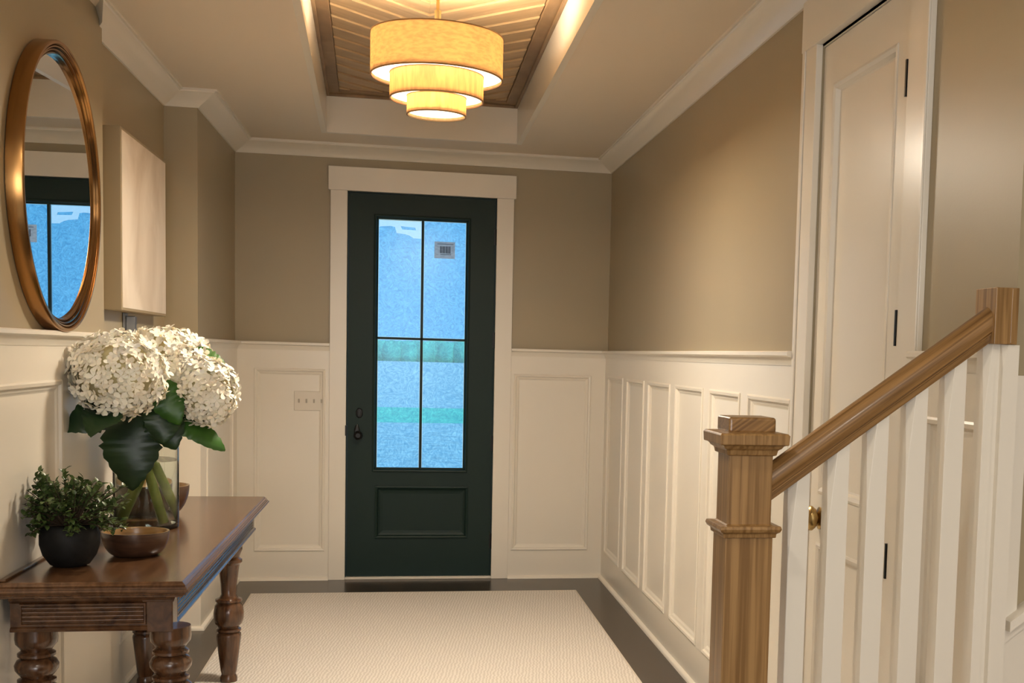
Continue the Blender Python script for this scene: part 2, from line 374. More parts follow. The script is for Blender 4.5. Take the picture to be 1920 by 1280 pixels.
bm = NB(); wains(bm, TB, XJ, -.462, [(-.915, -.485)]); struct('trim_6', bm, 'white', 'white wainscot panel left of the front door', 'wainscot')
bm = NB(); wains(bm, TB, .672, XR, [(.69, 1.195)]); struct('trim_7', bm, 'white', 'white wainscot panel right of the front door', 'wainscot')
bm = NB(); wains(bm, TR, CY1+.125, D-FD, [(3.965, 4.50), (4.61, 5.095), (5.215, 5.775), (5.90, 6.455), (6.57, 7.10), (7.235, 7.78)]); struct('trim_8', bm, 'white', 'white wainscot panels along the right wall', 'wainscot')
bm = NB(); wains(bm, TR, YS, CY0-.135, [(2.54, 2.87)]); struct('trim_9', bm, 'white', 'white wainscot panel between closet door and stairs', 'wainscot')
bm = NB(); wains(bm, TN, REAR, YN, [(-2.3, -1.2), (-1.05, .1), (.25, 1.4), (1.55, 2.75), (2.95, 4.45)]); struct('trim_10', bm, 'white', 'white wainscot panels behind the console table', 'wainscot')
bm = NB(); wains(bm, TM, YN, YJ-FD, [(5.45, 6.35)])
T((0, YJ), (1, 0), (0, -1)).box(bm, XM, XJ+FD, 0, ZR-.045, 0, FD)
wains(bm, TJ, YJ, D-FD, [(6.72, 7.72)]); struct('trim_11', bm, 'white', 'white wainscot on the stepped left wall', 'wainscot')
# the near-left corner: a white board closing the wall end below the rail
bm = NB(); T((0, YN), (1, 0), (0, 1)).box(bm, XM, XN+FD, 0, ZR-.045, 0, .004); struct('trim_12', bm, 'white', 'white corner board under the chair rail', 'corner board')
# baseboard shoe
shoe = [(FD, 0), (FD+.020, 0), (FD+.018, .010), (FD+.012, .016), (FD, .020)]
bm = NB(); sweep(bm, [(XN, REAR), (XN, YN), (XM, YN), (XM, YJ), (XJ, YJ), (XJ, D), (-.462, D)], shoe); struct('baseboard_left', bm, 'white', 'white shoe moulding at the foot of the left wall', 'baseboard', smooth=True)
bm = NB(); sweep(bm, [(.672, D), (XR, D), (XR, CY1+.125)], shoe); sweep(bm, [(XR, CY0-.135), (XR, YS)], shoe); struct('baseboard_right', bm, 'white', 'white shoe moulding at the foot of the right wall', 'baseboard', smooth=True)

# front door casing
bm = NB()
TB.box(bm, -.462, DX0, 0, DZ, 0, .024); TB.box(bm, DX1, .672, 0, DZ, 0, .024)
TB.box(bm, -.475, .685, DZ, 2.590, 0, .030)
struct('trim_13', bm, 'white', 'wide white casing around the green front door', 'door casing', bevel=.002)
bm = NB(); TB.box(bm, DX0-.002, DX0+.006, 0, DZ, -th, .0); TB.box(bm, DX1-.006, DX1+.002, 0, DZ, -th, .0); TB.box(bm, DX0, DX1, DZ-.006, DZ, -th, 0)
struct('trim_14', bm, 'green', 'dark green jamb lining the front doorway', 'door jamb')
bm = NB(); TB.box(bm, DX0, DX1, 0, .016, -.12, .018); struct('trim_15', bm, 'plate', 'pale threshold strip under the front door', 'threshold', bevel=.003)

# front door
TD = T((0, D), (1, 0), (0, -1)); d0, d1 = -.052, -.006
door = thing('door_1', 'dark green front door with a four-pane glass light', 'door', (DX0, D, 0), kind='structure')
bm = NB()
GX0, GX1, GZ0, GZ1 = -.198, .402, .690, 2.312; MX = .1
a, b = DX0+.008, DX1-.008
TD.box(bm, a, GX0, .018, DZ-.008, d0, d1); TD.box(bm, GX1, b, .018, DZ-.008, d0, d1)
TD.box(bm, GX0, GX1, GZ1, DZ-.008, d0, d1); TD.box(bm, GX0, GX1, .60, GZ0, d0, d1); TD.box(bm, GX0, GX1, .018, .262, d0, d1)
TD.ring(bm, GX0, GX1, GZ0, GZ1, [(0, d1), (0, .002), (.006, .004), (.014, .002), (.02, -.010), (.028, -.014), (.028, -.03)])
obj('door_slab', bm, 'green', door)
bm = NB(); PD = [(0, d1), (0, .003), (.008, .005), (.016, .001), (.022, -.012), (.034, -.016), (.05, -.018)]
L_ = TD.ring(bm, -.178, .412, .262, .600, PD); bm.faces.new(L_[-1]); TD.box(bm, GX0, -.178, .262, .60, d0, d1)
TD.box(bm, GX1, .412, .262, .60, d0, d1+.0002); obj('door_panel', bm, 'green', door)
gx0, gx1, gz0, gz1 = GX0+.028, GX1-.028, GZ0+.022, GZ1-.028
gm = .103; gz = 1.540; mw = .008
bm = NB(); TD.box(bm, gm-mw, gm+mw, gz0, gz1, -.034, -.008); TD.box(bm, gx0, gx1, gz-mw*.9, gz+mw*.9, -.034, -.008); obj('muntin', bm, 'green', door, bevel=.002)
for (xa, xb) in ((gx0, gm-mw), (gm+mw, gx1)):
    for (za, zb) in ((gz+mw*.9, gz1), (gz0, gz-mw*.9)):
        bm = NB(); quad(bm, TD(xa, za, -.028), TD(xb, za, -.028), TD(xb, zb, -.028), TD(xa, zb, -.028))
        p = obj('glass_pane', bm, 'pane', door)
        # blue film, ragged where it has come away at the top left
        bm = NB(); e = .004
        if xa == gx0 and zb == gz1:
            top = [(xb-e, zb-.112), (xb-.05, zb-.110), (xb-.075, zb-.095), (xb-.10, zb-.088), (xb-.155, zb-.082), (xb-.165, zb-.045), (xb-.19, zb-.04), (xa+.01, zb-.045), (xa+e, zb-.05)]
            pts = [(xa+e, za+e), (xb-e, za+e)]+top
            bm.faces.new([bm.verts.new(TD(u, v, -.0265)) for u, v in pts])
            quad(bm, *[TD(u, v, -.0265) for u, v in ((xb-.13, zb-.038), (xb-.04, zb-.044), (xb-.035, zb-.060), (xb-.12, zb-.058))])
        else: quad(bm, TD(xa+e, za+e, -.0265), TD(xb-e, za+e, -.0265), TD(xb-e, zb-e, -.0265), TD(xa+e, zb-e, -.0265))
        f = obj('blue_film', bm, 'film', p)
        bm = NB(); r_ = TD.ring(bm, xa, xb, za, zb, [(0, -.0255), (.004, -.0255), (.004, -.028)])
        o = obj('glazing_bead', bm, 'bead', p)
bm = NB(); quad(bm, *[TD(u, v, -.0258) for u, v in ((.176, 2.055), (.305, 2.055), (.305, 2.160), (.176, 2.160))]); st = obj('sticker', bm, 'sticker', door)
bm = NB()
xk = .212
for wd in (3, 1, 2, 1, 3, 2, 1, 2, 3, 1, 2, 1, 3): 
    TD.box(bm, xk, xk+wd*.0017, 2.088, 2.132, -.0255, -.0250); xk += wd*.0017+.0018
for i in range(9): TD.box(bm, .215+i*.0075, .2195+i*.0075, 2.078, 2.083, -.0255, -.0250)
for i in range(14): TD.box(bm, .196+i*.0072, .2005+i*.0072, 2.143, 2.148, -.0255, -.0250)
obj('barcode', bm, 'ink', st)
# lock and handle
def disc(bm, t, s, z, d, rs, rz, prof, seg=28):   # rounded knob growing out of a wall; prof=[(scale, dd)]
    rows = [[bm.verts.new(t(s+rs*k*math.cos(2*PI*i/seg), z+rz*k*math.sin(2*PI*i/seg), d+dd)) for i in range(seg)] for k, dd in prof]
    for A, B in zip(rows, rows[1:]):
        for i in range(seg): bm.faces.new((A[i], A[(i+1) % seg], B[(i+1) % seg], B[i]))
    bm.faces.new(rows[-1])
bm = NB(); disc(bm, TD, -.279, 1.063, d1, .022, .032, [(1, 0), (1, .006), (.85, .012), (.3, .014)]); TD.box(bm, -.285, -.273, 1.045, 1.080, .006, .022); obj('deadbolt', bm, 'black', door, smooth=True)
bm = NB(); disc(bm, TD, -.292, .940, d1, .018, .05, [(1, 0), (1, .008), (.8, .011)]); disc(bm, TD, -.283, .925, .002, .028, .028, [(.4, 0), (.4, .03), (.8, .038), (1, .05), (.9, .064), (.5, .072)]); obj('door_knob', bm, 'black', door, smooth=True)
for z in (2.20, 1.545, .88, .245):
    bm = NB(); lathe(bm, (DX1+.004, D-.012, z-.048), [(.003, -.006), (.008, 0), (.008, .096), (.003, .102)], 12); TD.box(bm, DX1-.014, DX1+.004, z-.046, z+.05, -.006, .003); obj('hinge', bm, 'black', door)
bm = NB(); TD.box(bm, DX0-.004, DX0+.006, .92, .985, .0, .027); obj('strike_plate', bm, 'black', door)

# closet door
cas = NB()
TR.box(cas, CY1, CY1+.125, 0, CZ+.008, 0, .022); TR.box(cas, CY0-.135, CY0, 0, CZ+.008, 0, .016)
TR.box(cas, CY1+.100, CY1+.125, 0, CZ+.008, .022, .028); TR.box(cas, CY0-.135, CY0-.118, 0, CZ+.008, .016, .022)
TR.box(cas, CY0-.150, CY1+.140, CZ+.008, 2.64, 0, .026)
struct('trim_16', cas, 'white', 'white casing around the closet door', 'door casing', bevel=.002)
bm = NB(); TR.box(bm, CY0-.001, CY0+.012, 0, CZ, -th, -.044); TR.box(bm, CY1-.012, CY1+.001, 0, CZ, -th, -.044); TR.box(bm, CY0, CY1, CZ-.001, CZ+.02, -th, 0)
struct('trim_17', bm, 'white', 'white jamb lining the closet doorway', 'door jamb')
bm = NB(); box(bm, XR+th+.3, XR+th+.33, CY0-.2, CY1+.2, 0, 2.7); struct('wall_closet', bm, 'wall', 'closet back wall behind the closed door', 'wall')
cdoor = thing('door_2', 'tall white closet door with a brass knob', 'door', (XR, CY1, 0), kind='structure')
c0, c1, cd0, cd1 = CY0+.003, CY1-.003, -.042, -.006
UP, LP = (1.045, 2.335), (.22, .885); pa, pb = 3.20, 3.715
bm = NB()
TR.box(bm, c0, pa, .012, CZ-.004, cd0, cd1); TR.box(bm, pb, c1, .012, CZ-.004, cd0, cd1)
for za, zb in ((UP[1], CZ-.004), (LP[1], UP[0]), (.012, LP[0])): TR.box(bm, pa, pb, za, zb, cd0, cd1)
obj('door_slab', bm, 'white', cdoor)
for za, zb in (UP, LP):
    bm = NB(); L_ = TR.ring(bm, pa, pb, za, zb, [(0, cd1), (0, cd1+.003), (.008, cd1+.005), (.018, cd1), (.024, -.020), (.030, -.022)]); bm.faces.new(L_[-1]); obj('door_panel', bm, 'white', cdoor)
bm = NB(); disc(bm, TR, 3.69, .966, cd1, .03, .036, [(1, 0), (1, .004), (.8, .008), (.4, .012)]); obj('rosette', bm, 'brass', cdoor, smooth=True)
bm = NB(); disc(bm, TR, 3.69, .966, cd1, .034, .040, [(.35, .005), (.4, .014), (.8, .018), (1, .028), (1, .036), (.82, .045), (.45, .050), (.4, .047), (.15, .049)]); obj('knob', bm, 'brass', cdoor, smooth=True)
for z in (2.215, 1.56, .93):
    bm = NB(); TR.box(bm, CY0+.001, CY0+.009, z-.048, z+.048, -.008, .0195); obj('hinge', bm, 'black', cdoor)

# made-up rear window (behind the viewer) and fixtures of the added fill downlights
wn = thing('added_window_1', 'unseen rear window added behind the viewer for daylight fill', 'window', (-.1, REAR, .7), kind='structure')
bm = NB(); t = T((0, REAR), (1, 0), (0, 1))
for a in ((-.9, -.84, .7, 2.3), (.64, .7, .7, 2.3), (-.84, .64, .7, .76), (-.84, .64, 2.24, 2.3), (-.12, -.08, .76, 2.24), (-.84, .64, 1.48, 1.52)): t.box(bm, *a, -.09, -.02)
obj('added_window_frame', bm, 'white', wn)
WHERE = ['above the near end of the hall', 'over the foot of the stairs', 'just behind the viewer on the left', 'over the stair flight', 'near the added rear window']
for (x, y, p), wh in zip(FILL_CANS, WHERE):
    c = thing('added_downlight', 'unseen round downlight added as fill in the ceiling ' + wh, 'ceiling light', (x, y, ZC), group='added fill downlights')
    bm = NB(); lathe(bm, (x, y, ZC-.006), [(.075, 0), (.095, .001), (.095, .006), (.075, .006), (.075, 0)], 32, cap=False); obj('trim_ring', bm, 'white', c)
    bm = NB(); lathe(bm, (x, y, ZC-.003), [(.0001, .0), (.074, .0)], 32, cap=False); obj('lens', bm, 'fill_can_lens', c)

# ------------------------------------------------------------------ outside
bm = NB(); 
def slab(bm, y0, y1, z): box(bm, -80, 80, y0, y1, z-.05, z)
slab(bm, D+.3, 28, -.15); o = tag(obj('front_walk', bm, 'paving'), 'pale paved forecourt seen through the lower door panes', 'paving'); o['kind'] = 'structure'
bm = NB(); slab(bm, 28, 35.5, -.15); o = tag(obj('grass_verge', bm, 'lawn'), 'green strip of lawn across the lower door panes', 'lawn'); o['kind'] = 'structure'
bm = NB(); slab(bm, 35.5, 190, -.15); o = tag(obj('street', bm, 'paving'), 'pale street beyond the strip of lawn', 'street'); o['kind'] = 'structure'
bm = NB(); slab(bm, 190, 400, -.15); o = tag(obj('far_lawn', bm, 'lawn'), 'far lawn under the middle bar of the door', 'lawn'); o['kind'] = 'structure'
bm = NB()
for i in range(90):
    x = -50+i*1.2; h = random.uniform(3.2, 3.5)
    lathe(bm, (x, 192+random.uniform(-1, 1), -.2), [(1.5, 0), (1.9, h*.4), (1.6, h*.75), (.9, h*.95), (.1, h)], 10)
tag(obj('clipped_hedge', bm, 'hedge', smooth='all'), 'long green hedge behind the street outside', 'hedge')
bm = NB(); box(bm, -1.6, 1.8, D+th, D+1.5, 3.02, 3.1); box(bm, -1.6, .13, D+1.42, D+1.5, 2.43, 3.02)
o = tag(obj('porch_soffit', bm, 'cream_ext'), 'cream porch eave seen at the top of the left pane', 'porch'); o['kind'] = 'structure'
M['lawn'].node_tree.nodes['Mapping'].inputs['Scale'].default_value = (.5, .5, .5)

# ------------------------------------------------------------------ pendant lamp
PX, PY = .112, 5.0
pl = thing('pendant_lamp', 'three-tier linen drum pendant glowing under the wooden ceiling tray', 'pendant lamp', (PX, PY, ZW))
def drum(z0, z1, R, name, m, lid=True):
    bm = NB(); t_ = .003; seg = 72
    lathe(bm, (PX, PY, 0), [(R, z0), (R, z1), (R-t_, z1), (R-t_, z0), (R, z0)], seg, cap=False); s = obj(name, bm, m, pl, smooth=True)
    bm = NB()
    for z in (z0, z1): lathe(bm, (PX, PY, z), [(R-.004, -.002), (R+.0015, -.002), (R+.0015, .0025), (R-.004, .0025), (R-.004, -.002)], seg, cap=False)
    obj('edge_trim', bm, 'shade_trim', s, smooth=True)
    bm = NB(); lathe(bm, (PX, PY, z0+.012), [(.0001, 0), (R-.004, 0)], seg, cap=False); obj('diffuser', bm, 'diffuser', pl)
drum(2.540, 2.700, .258, 'upper_shade', 'linen')
drum(2.455, 2.552, .183, 'middle_shade', 'linen_in')
drum(2.395, 2.467, .116, 'lower_shade', 'linen_in')
bm = NB(); tube(bm, [(PX, PY, ZW-.01), (PX, PY, 2.60)], .007, 12); tube(bm, [(PX, PY, 2.80), (PX, PY, 2.70)], [.014, .009], 12)
for k in range(3):
    a = k*2*PI/3+.3; tube(bm, [(PX, PY, 2.694), (PX+.256*math.cos(a), PY+.256*math.sin(a), 2.694)], .003, 8)
obj('stem', bm, 'brass', pl, smooth=True)
bm = NB(); lathe(bm, (PX, PY, ZW-.035), [(.02, 0), (.06, .006), (.065, .012), (.065, .034)], 36); obj('canopy', bm, 'brass', pl, smooth=True)
for k in range(3):
    a = k*2*PI/3+.8; bx, by = PX+.12*math.cos(a), PY+.12*math.sin(a)
    bm = NB(); lathe(bm, (bx, by, 2.61), [(.001, -.03), (.018, -.022), (.028, 0), (.02, .026), (.011, .04), (.011, .055)], 20); obj('bulb', bm, 'bulb', pl, smooth='all')
    l_ = lamp('pendant_bulb_light', 'POINT', (bx, by, 2.63), 24, WARM, shadow_soft_size=.03); l_.parent = pl; l_.location = (bx-PX, by-PY, 2.635-ZW)
for z, p in ((2.505, 3.5), (2.43, 1.8)):
    l_ = lamp('pendant_tier_light', 'POINT', (0, 0, 0), p, WARM, shadow_soft_size=.02); l_.parent = pl; l_.location = (0, 0, z-ZW)
l_ = lamp('pendant_up_light', 'AREA', (0, 0, 0), 17, WARM, (PI, 0, 0), shape='DISK', size=.40); l_.parent = pl; l_.location = (0, 0, 2.69-ZW)
l_ = lamp('pendant_down_light', 'AREA', (0, 0, 0), 46, (1, .88, .71), shape='DISK', size=.3); l_.parent = pl; l_.location = (0, 0, 2.385-ZW)

# ------------------------------------------------------------------ rug
rug = thing('area_rug', 'cream ribbed rug on the dark floor before the door', 'rug', (.09, 5.4, 0))
bm = NB(); box(bm, -.865, 1.048, 3.2, 7.415, .002, .012); obj('rug_field', bm, 'rug', rug)
bm = NB(); sweep(bm, [(-.865, 3.2), (-.865, 7.415), (1.048, 7.415), (1.048, 3.2)], [(0, .001), (0, .012), (-.010, .012), (-.014, .001)], right=True, closed=True); obj('rug_binding', bm, 'rug_edge', rug)

# ------------------------------------------------------------------ stair railing, staircase
SL = math.tan(math.radians(35.7)); NX0, NX1, NY0, NY1 = .652, .745, 2.40, 2.493
NCX, NCY = (NX0+NX1)/2, (NY0+NY1)/2
sr = thing('stair_railing', 'oak newel and sloping handrail over white balusters, at the right', 'stair railing', (NCX, NCY, 0))
def sqring(bm, prof, cx=NCX, cy=NCY):   # square lathe; prof=[(half, z)]
    rows = [[bm.verts.new((cx+a*h, cy+b*h, z)) for a, b in ((-1, -1), (1, -1), (1, 1), (-1, 1))] for h, z in prof]
    for A, B in zip(rows, rows[1:]):
        for k in range(4): bm.faces.new((A[k], A[(k+1) % 4], B[(k+1) % 4], B[k]))
    bm.faces.new(rows[0][::-1]); bm.faces.new(rows[-1])
h = .0465
bm = NB(); sqring(bm, [(h+.004, .0), (h+.004, 1.106), (h, 1.106), (h, 1.290)]); nw = obj('newel_post', bm, 'oak_v', sr, bevel=.003)
bm = NB(); sqring(bm, [(h, 1.098), (h+.009, 1.100), (h+.010, 1.108), (h+.016, 1.112), (h+.019, 1.118), (h+.017, 1.124), (h+.004, 1.125), (h, 1.127)]); obj('collar', bm, 'oak_v', nw, bevel=.001)
bm = NB(); sqring(bm, [(h, 1.268), (h+.006, 1.270), (h+.008, 1.280), (h+.014, 1.284), (h+.018, 1.290), (h+.026, 1.292), (h+.027, 1.311), (h+.024, 1.315), (h, 1.317)]); obj('cap', bm, 'oak_v', nw, bevel=.0015)
bm = NB(); box(bm, NCX-.050, NCX+.050, NCY-.050, NCY+.050, 1.314, 1.347); obj('top_block', bm, 'oak_rail', nw, bevel=.006, seg=3)
# handrail
RX0, RX1 = NX1-.002, 1.236; ry = 2.447
def rz(x): return 1.207+(x-.745)*SL*1.0       # centre line
prof = [(-.022, -.038), (-.022, -.024), (-.026, -.022), (-.026, -.019), (-.031, -.014), (-.033, -.002), (-.031, .014), (-.024, .028), (-.012, .036), (0, .039), (.012, .036), (.024, .028), (.031, .014), (.033, -.002), (.031, -.014), (.026, -.019), (.026, -.022), (.022, -.024), (.022, -.038)]
bm = NB(); rows = []
for x in (RX0, RX1):
    rows.append([bm.verts.new((x, ry+a, rz(x)+b)) for a, b in prof])
k = len(prof)
for j in range(k): bm.faces.new((rows[0][j], rows[0][(j+1) % k], rows[1][(j+1) % k], rows[1][j]))
bm.faces.new(rows[0]); bm.faces.new(rows[1][::-1]); obj('handrail', bm, 'oak_rail', sr, smooth=True)
bm = NB(); box(bm, 1.226, 1.279, 2.405, 2.50, 1.512, 1.632); box(bm, 1.262, 1.268, 2.4035, 2.406, 1.514, 1.630); obj('end_post', bm, 'oak_v', sr, bevel=.003)
def baluster(x0, zt_fn, wdt=.043, cut=.016, clen=.16, dep=None):
    bm = NB(); x1 = x0+wdt; y0_ = 2.428 if dep is None else 2.44-dep; y1_ = y0_+(dep or wdt); zb = (math.floor((x0-.755)/.26)+1)*.18
    za, zb2 = zt_fn(x0), zt_fn(x1); zc_ = min(za, zb2)-clen
    # plan pentagon: the front-left arris is chamfered, the chamfer widening to the top
    def row(z0, z1, c): return [bm.verts.new(p) for p in ((x0, y0_+c*1.1, z0), (x0+c, y0_, z0+(z1-z0)*c/wdt), (x1, y0_, z1), (x1, y1_, z1), (x0, y1_, z0))]
    R = [row(zb, zb, .0008), row(zc_, zc_, .0012), row(za, zb2, cut)]
    for A, B in zip(R, R[1:]):
        for k in range(5): bm.faces.new((A[k], A[(k+1) % 5], B[(k+1) % 5], B[k]))
    bm.faces.new(R[0][::-1]); bm.faces.new(R[-1]); return bm
for i in range(6):
    x0 = .793+i*.0855
    obj('baluster', baluster(x0, lambda x: rz(x)-.037), 'white', sr, bevel=.0012)
bm = baluster(1.252, lambda x: 1.511,   .036, .010, .05, .03); obj('half_baluster', bm, 'white', sr)

stw = thing('staircase', 'wooden stair flight rising right below the oak handrail', 'staircase', (.95, 1.9, 0))
for i in range(9):
    x = .755+i*.26; ye = 2.478 if x+.285 < XR-.02 else 2.440
    bm = NB(); box(bm, x+.02, x+.30 if i < 8 else XS-.001, 1.50, ye-.002, 0, (i+1)*.18-.03); obj('riser', bm, 'white', stw)
    bm = NB(); box(bm, x, x+.285 if i < 8 else XS-.001, 1.48, ye, (i+1)*.18-.03, (i+1)*.18); obj('tread', bm, 'oak_rail', stw, bevel=.006)
bm = NB(); box(bm, XR-FD, XR+.03, YS-.014, YS, 0, ZR-.052); struct('trim_19', bm, 'white', 'white corner board behind the end of the balusters', 'corner board')
# sloped wainscot and cap on the stair wall
TS = T((0, YS), (1, 0), (0, -1)); bm = NB()
def sz(x): return .90+(x-1.29)*SL
vs = [bm.verts.new(TS(x, z, d)) for d in (0, .012) for x, z in ((XR-.0, 0), (XS, 0), (XS, sz(XS)), (XR, sz(XR)))]
for f in ((0, 1, 2, 3), (4, 5, 6, 7), (0, 1, 5, 4), (1, 2, 6, 5), (2, 3, 7, 6), (3, 0, 4, 7)): bm.faces.new([vs[i] for i in f])
for zz, dd, hh in ((0, .045, .022), (-.022, .022, .03)):
    vs = [bm.verts.new(TS(x, sz(x)+zz-o_, d)) for d in (.0, dd) for x, o_ in ((XR, hh), (XS, hh), (XS, 0), (XR, 0))]
    for f in ((0, 1, 2, 3), (4, 5, 6, 7), (0, 1, 5, 4), (1, 2, 6, 5), (2, 3, 7, 6), (3, 0, 4, 7)): bm.faces.new([vs[i] for i in f])
struct('trim_18', bm, 'white', 'white sloping cap on the stair wall at the right edge', 'stair trim')

# ------------------------------------------------------------------ light switch
sw = thing('light_switch', 'wide ivory switch plate on the wainscot left of the green door', 'light switch', (-.578, D-FD, 1.13))
bm = NB(); TB.box(bm, -.676, -.480, 1.073, 1.194, FD*0+.0016, .0075); obj('switch_plate', bm, 'plate', sw, bevel=.003)
for i in range(4):
    x = -.646+i*.0455
    bm = NB(); TB.box(bm, x-.005, x+.005, 1.122, 1.146, .007, .0145); obj('toggle', bm, 'plate_dark', sw, bevel=.001)
# ------------------------------------------------------------------ mirror
MY, MZ, MR = 4.395, 1.965, .470
mi = thing('round_mirror', 'large round mirror in a deep bronze frame on the left wall', 'mirror', (XN, MY, MZ-MR))
def xlathe(bm, prof, seg=96):   # prof = [(r, x)]
    rows = [[bm.verts.new((XN+x, MY+r*math.cos(2*PI*k/seg), MZ+r*math.sin(2*PI*k/seg))) for k in range(seg)] for r, x in prof]
    for A, B in zip(rows, rows[1:]):
        for k in range(seg): bm.faces.new((A[k], A[(k+1) % seg], B[(k+1) % seg], B[k]))
bm = NB(); xlathe(bm, [(MR, .002), (MR, .047), (MR-.003, .052), (MR-.011, .052), (MR-.014, .048), (MR-.016, .040)]); obj('frame', bm, 'bronze', mi, smooth=True)
bm = NB(); xlathe(bm, [(MR-.016, .040), (MR-.018, .047), (MR-.022, .047), (MR-.025, .036), (MR-.028, .041), (MR-.032, .040), (MR-.035, .029), (MR-.038, .034), (MR-.042, .032), (MR-.046, .001)]); obj('inner_moulding', bm, 'bronze_in', mi, smooth=True)
bm = NB(); xlathe(bm, [(.0001, .017), (MR-.044, .017)])
for v in bm.verts: v.co.x += .037*(v.co.y-MY)
obj('mirror_glass', bm, 'mirror', mi)
bm = NB(); xlathe(bm, [(.0001, .0008), (MR-.001, .0008)]); obj('backing_board', bm, 'black', mi)
# ------------------------------------------------------------------ canvas
cy0, cy1, cz0, cz1 = 5.27, 6.20, 1.595, 2.325
cv = thing('canvas_painting', 'pale unframed canvas on the left wall beyond the mirror', 'painting', (XM, (cy0+cy1)/2, cz0))
bm = NB(); box(bm, XM+.001, XM+.07, cy0, cy1, cz0, cz1); obj('stretched_canvas', bm, 'canvas_edge', cv, bevel=.003)
bm = NB(); box(bm, XM+.070, XM+.0712, cy0+.012, cy1-.012, cz0+.012, cz1-.012); obj('painted_face', bm, 'canvas', cv)
br = thing('wall_bracket', 'small grey metal bracket under the pale canvas', 'bracket', (XM+.02, 5.62, 1.55))
bm = NB(); TM.box(bm, 5.60, 5.66, 1.500, 1.593, .001, .012); TM.box(bm, 5.615, 5.645, 1.51, 1.58, .012, .05); obj('bracket_arm', bm, 'steel', br, bevel=.003)

# ------------------------------------------------------------------ console table
TX0, TX1, TY0, TY1, TZ = -1.150, -.622, 3.775, 5.985, .76
ct = thing('console_table', 'long dark mahogany console table with turned legs under the mirror', 'console table', ((TX0+TX1)/2, (TY0+TY1)/2, 0))
def rectloft(bm, x0, x1, y0, y1, prof, back=True):   # prof=[(grow, z)]; no growth at the wall side
    rows = [[bm.verts.new(p) for p in ((x0, y0-g, z), (x1+g, y0-g, z), (x1+g, y1+g, z), (x0, y1+g, z))] for g, z in prof]
    for A, B in zip(rows, rows[1:]):
        for k in range(4): bm.faces.new((A[k], A[(k+1) % 4], B[(k+1) % 4], B[k]))
    bm.faces.new(rows[0][::-1]); bm.faces.new(rows[-1])
bm = NB(); rectloft(bm, TX0, TX1-.022, TY0+.022, TY1-.022, [(0, .712), (.004, .715), (.004, .718), (.010, .720), (.014, .723), (.012, .726), (.018, .729), (.022, .734), (.020, .739), (.015, .740), (.015, .744), (.010, .746), (.012, .750), (.006, .754), (.004, .757), (0, .760)]); obj('tabletop', bm, 'mahog_top', ct)
bm = NB(); rectloft(bm, TX0+.02, TX1-.062, TY0+.062, TY1-.062, [(0, .604), (.006, .606), (.008, .612), (.004, .617), (0, .620), (0, .690), (.006, .694), (.014, .700), (.018, .7125)]); ap = obj('apron', bm, 'mahog', ct)
# reeded panels on the apron
def reeds(t, s0, s1, name):
    bm = NB(); t.ring(bm, s0, s1, .622, .690, [(0, 0), (.002, .005), (.006, .005), (.008, .001)])
    for i in range(4):
        z = .6375+i*.0125; n = 6; rws = []
        for s in (s0+.008, s1-.008): rws.append([bm.verts.new(t(s, z+.0056*math.cos(PI*j/n), .0001+.005*math.sin(PI*j/n))) for j in range(n+1)])
        for j in range(n): bm.faces.new((rws[0][j], rws[0][j+1], rws[1][j+1], rws[1][j]))
    obj(name, bm, 'mahog', ap)
reeds(T((0, TY0+.062), (1, 0), (0, -1)), TX0+.045, TX1-.13, 'reeded_panel')
reeds(T((TX1-.062, 0), (0, 1), (1, 0)), TY0+.15, TY1-.15, 'reeded_panel')
far_prof = [(.0, 0), (.030, 0), (.036, .012), (.036, .03), (.030, .045), (.034, .06), (.052, .215), (.050, .224), (.044, .230), (.052, .236), (.052, .244), (.043, .250), (.045, .258), (.056, .268), (.062, .29), (.063, .315), (.058, .345), (.048, .360), (.055, .365), (.055, .374), (.040, .380), (.031, .395), (.034, .44), (.041, .50), (.045, .525), (.055, .535), (.055, .548), (.043, .556), (.050, .575), (.056, .59), (.056, .606)]
near_prof = far_prof[:16]+[(.063, .315), (.062, .335), (.050, .352), (.044, .360), (.056, .368), (.064, .385), (.065, .405), (.060, .425), (.046, .436), (.054, .442), (.054, .450), (.041, .456), (.050, .466), (.060, .480), (.062, .494), (.055, .508), (.043, .516), (.053, .522), (.053, .530), (.042, .538), (.048, .548), (.058, .560), (.060, .575), (.058, .606)]
for lx, ly, pf in ((-.694, 3.895, near_prof), (-1.075, 3.895, near_prof), (-.735, 5.46, far_prof), (-1.075, 5.46, far_prof)):
    pf = [(r_, max(z_, .013 if lx > -.8 else 0)) for r_, z_ in pf]; bm = NB(); lathe(bm, (lx, ly, 0), pf, 40); lg = obj('leg', bm, 'mahog_leg', ct, smooth=True)
for lx, ly in ((-.694, 3.895), (-1.075, 3.895)):
    pass
# corner blocks with flutes on the near right corner
bm = NB(); box(bm, TX1-.128, TX1-.054, TY0+.054, TY0+.130, .600, .700); box(bm, TX1-.140+0, TX1-.050, TY0+.050, TY0+.140, .6925, .706)
obj('corner_block', bm, 'mahog', ct, bevel=.003)
bm = NB(); box(bm, TX0, TX0+.018, TY0+.03, TY1-.03, .760, .768); obj('back_ledge', bm, 'mahog_top', ct, bevel=.003)

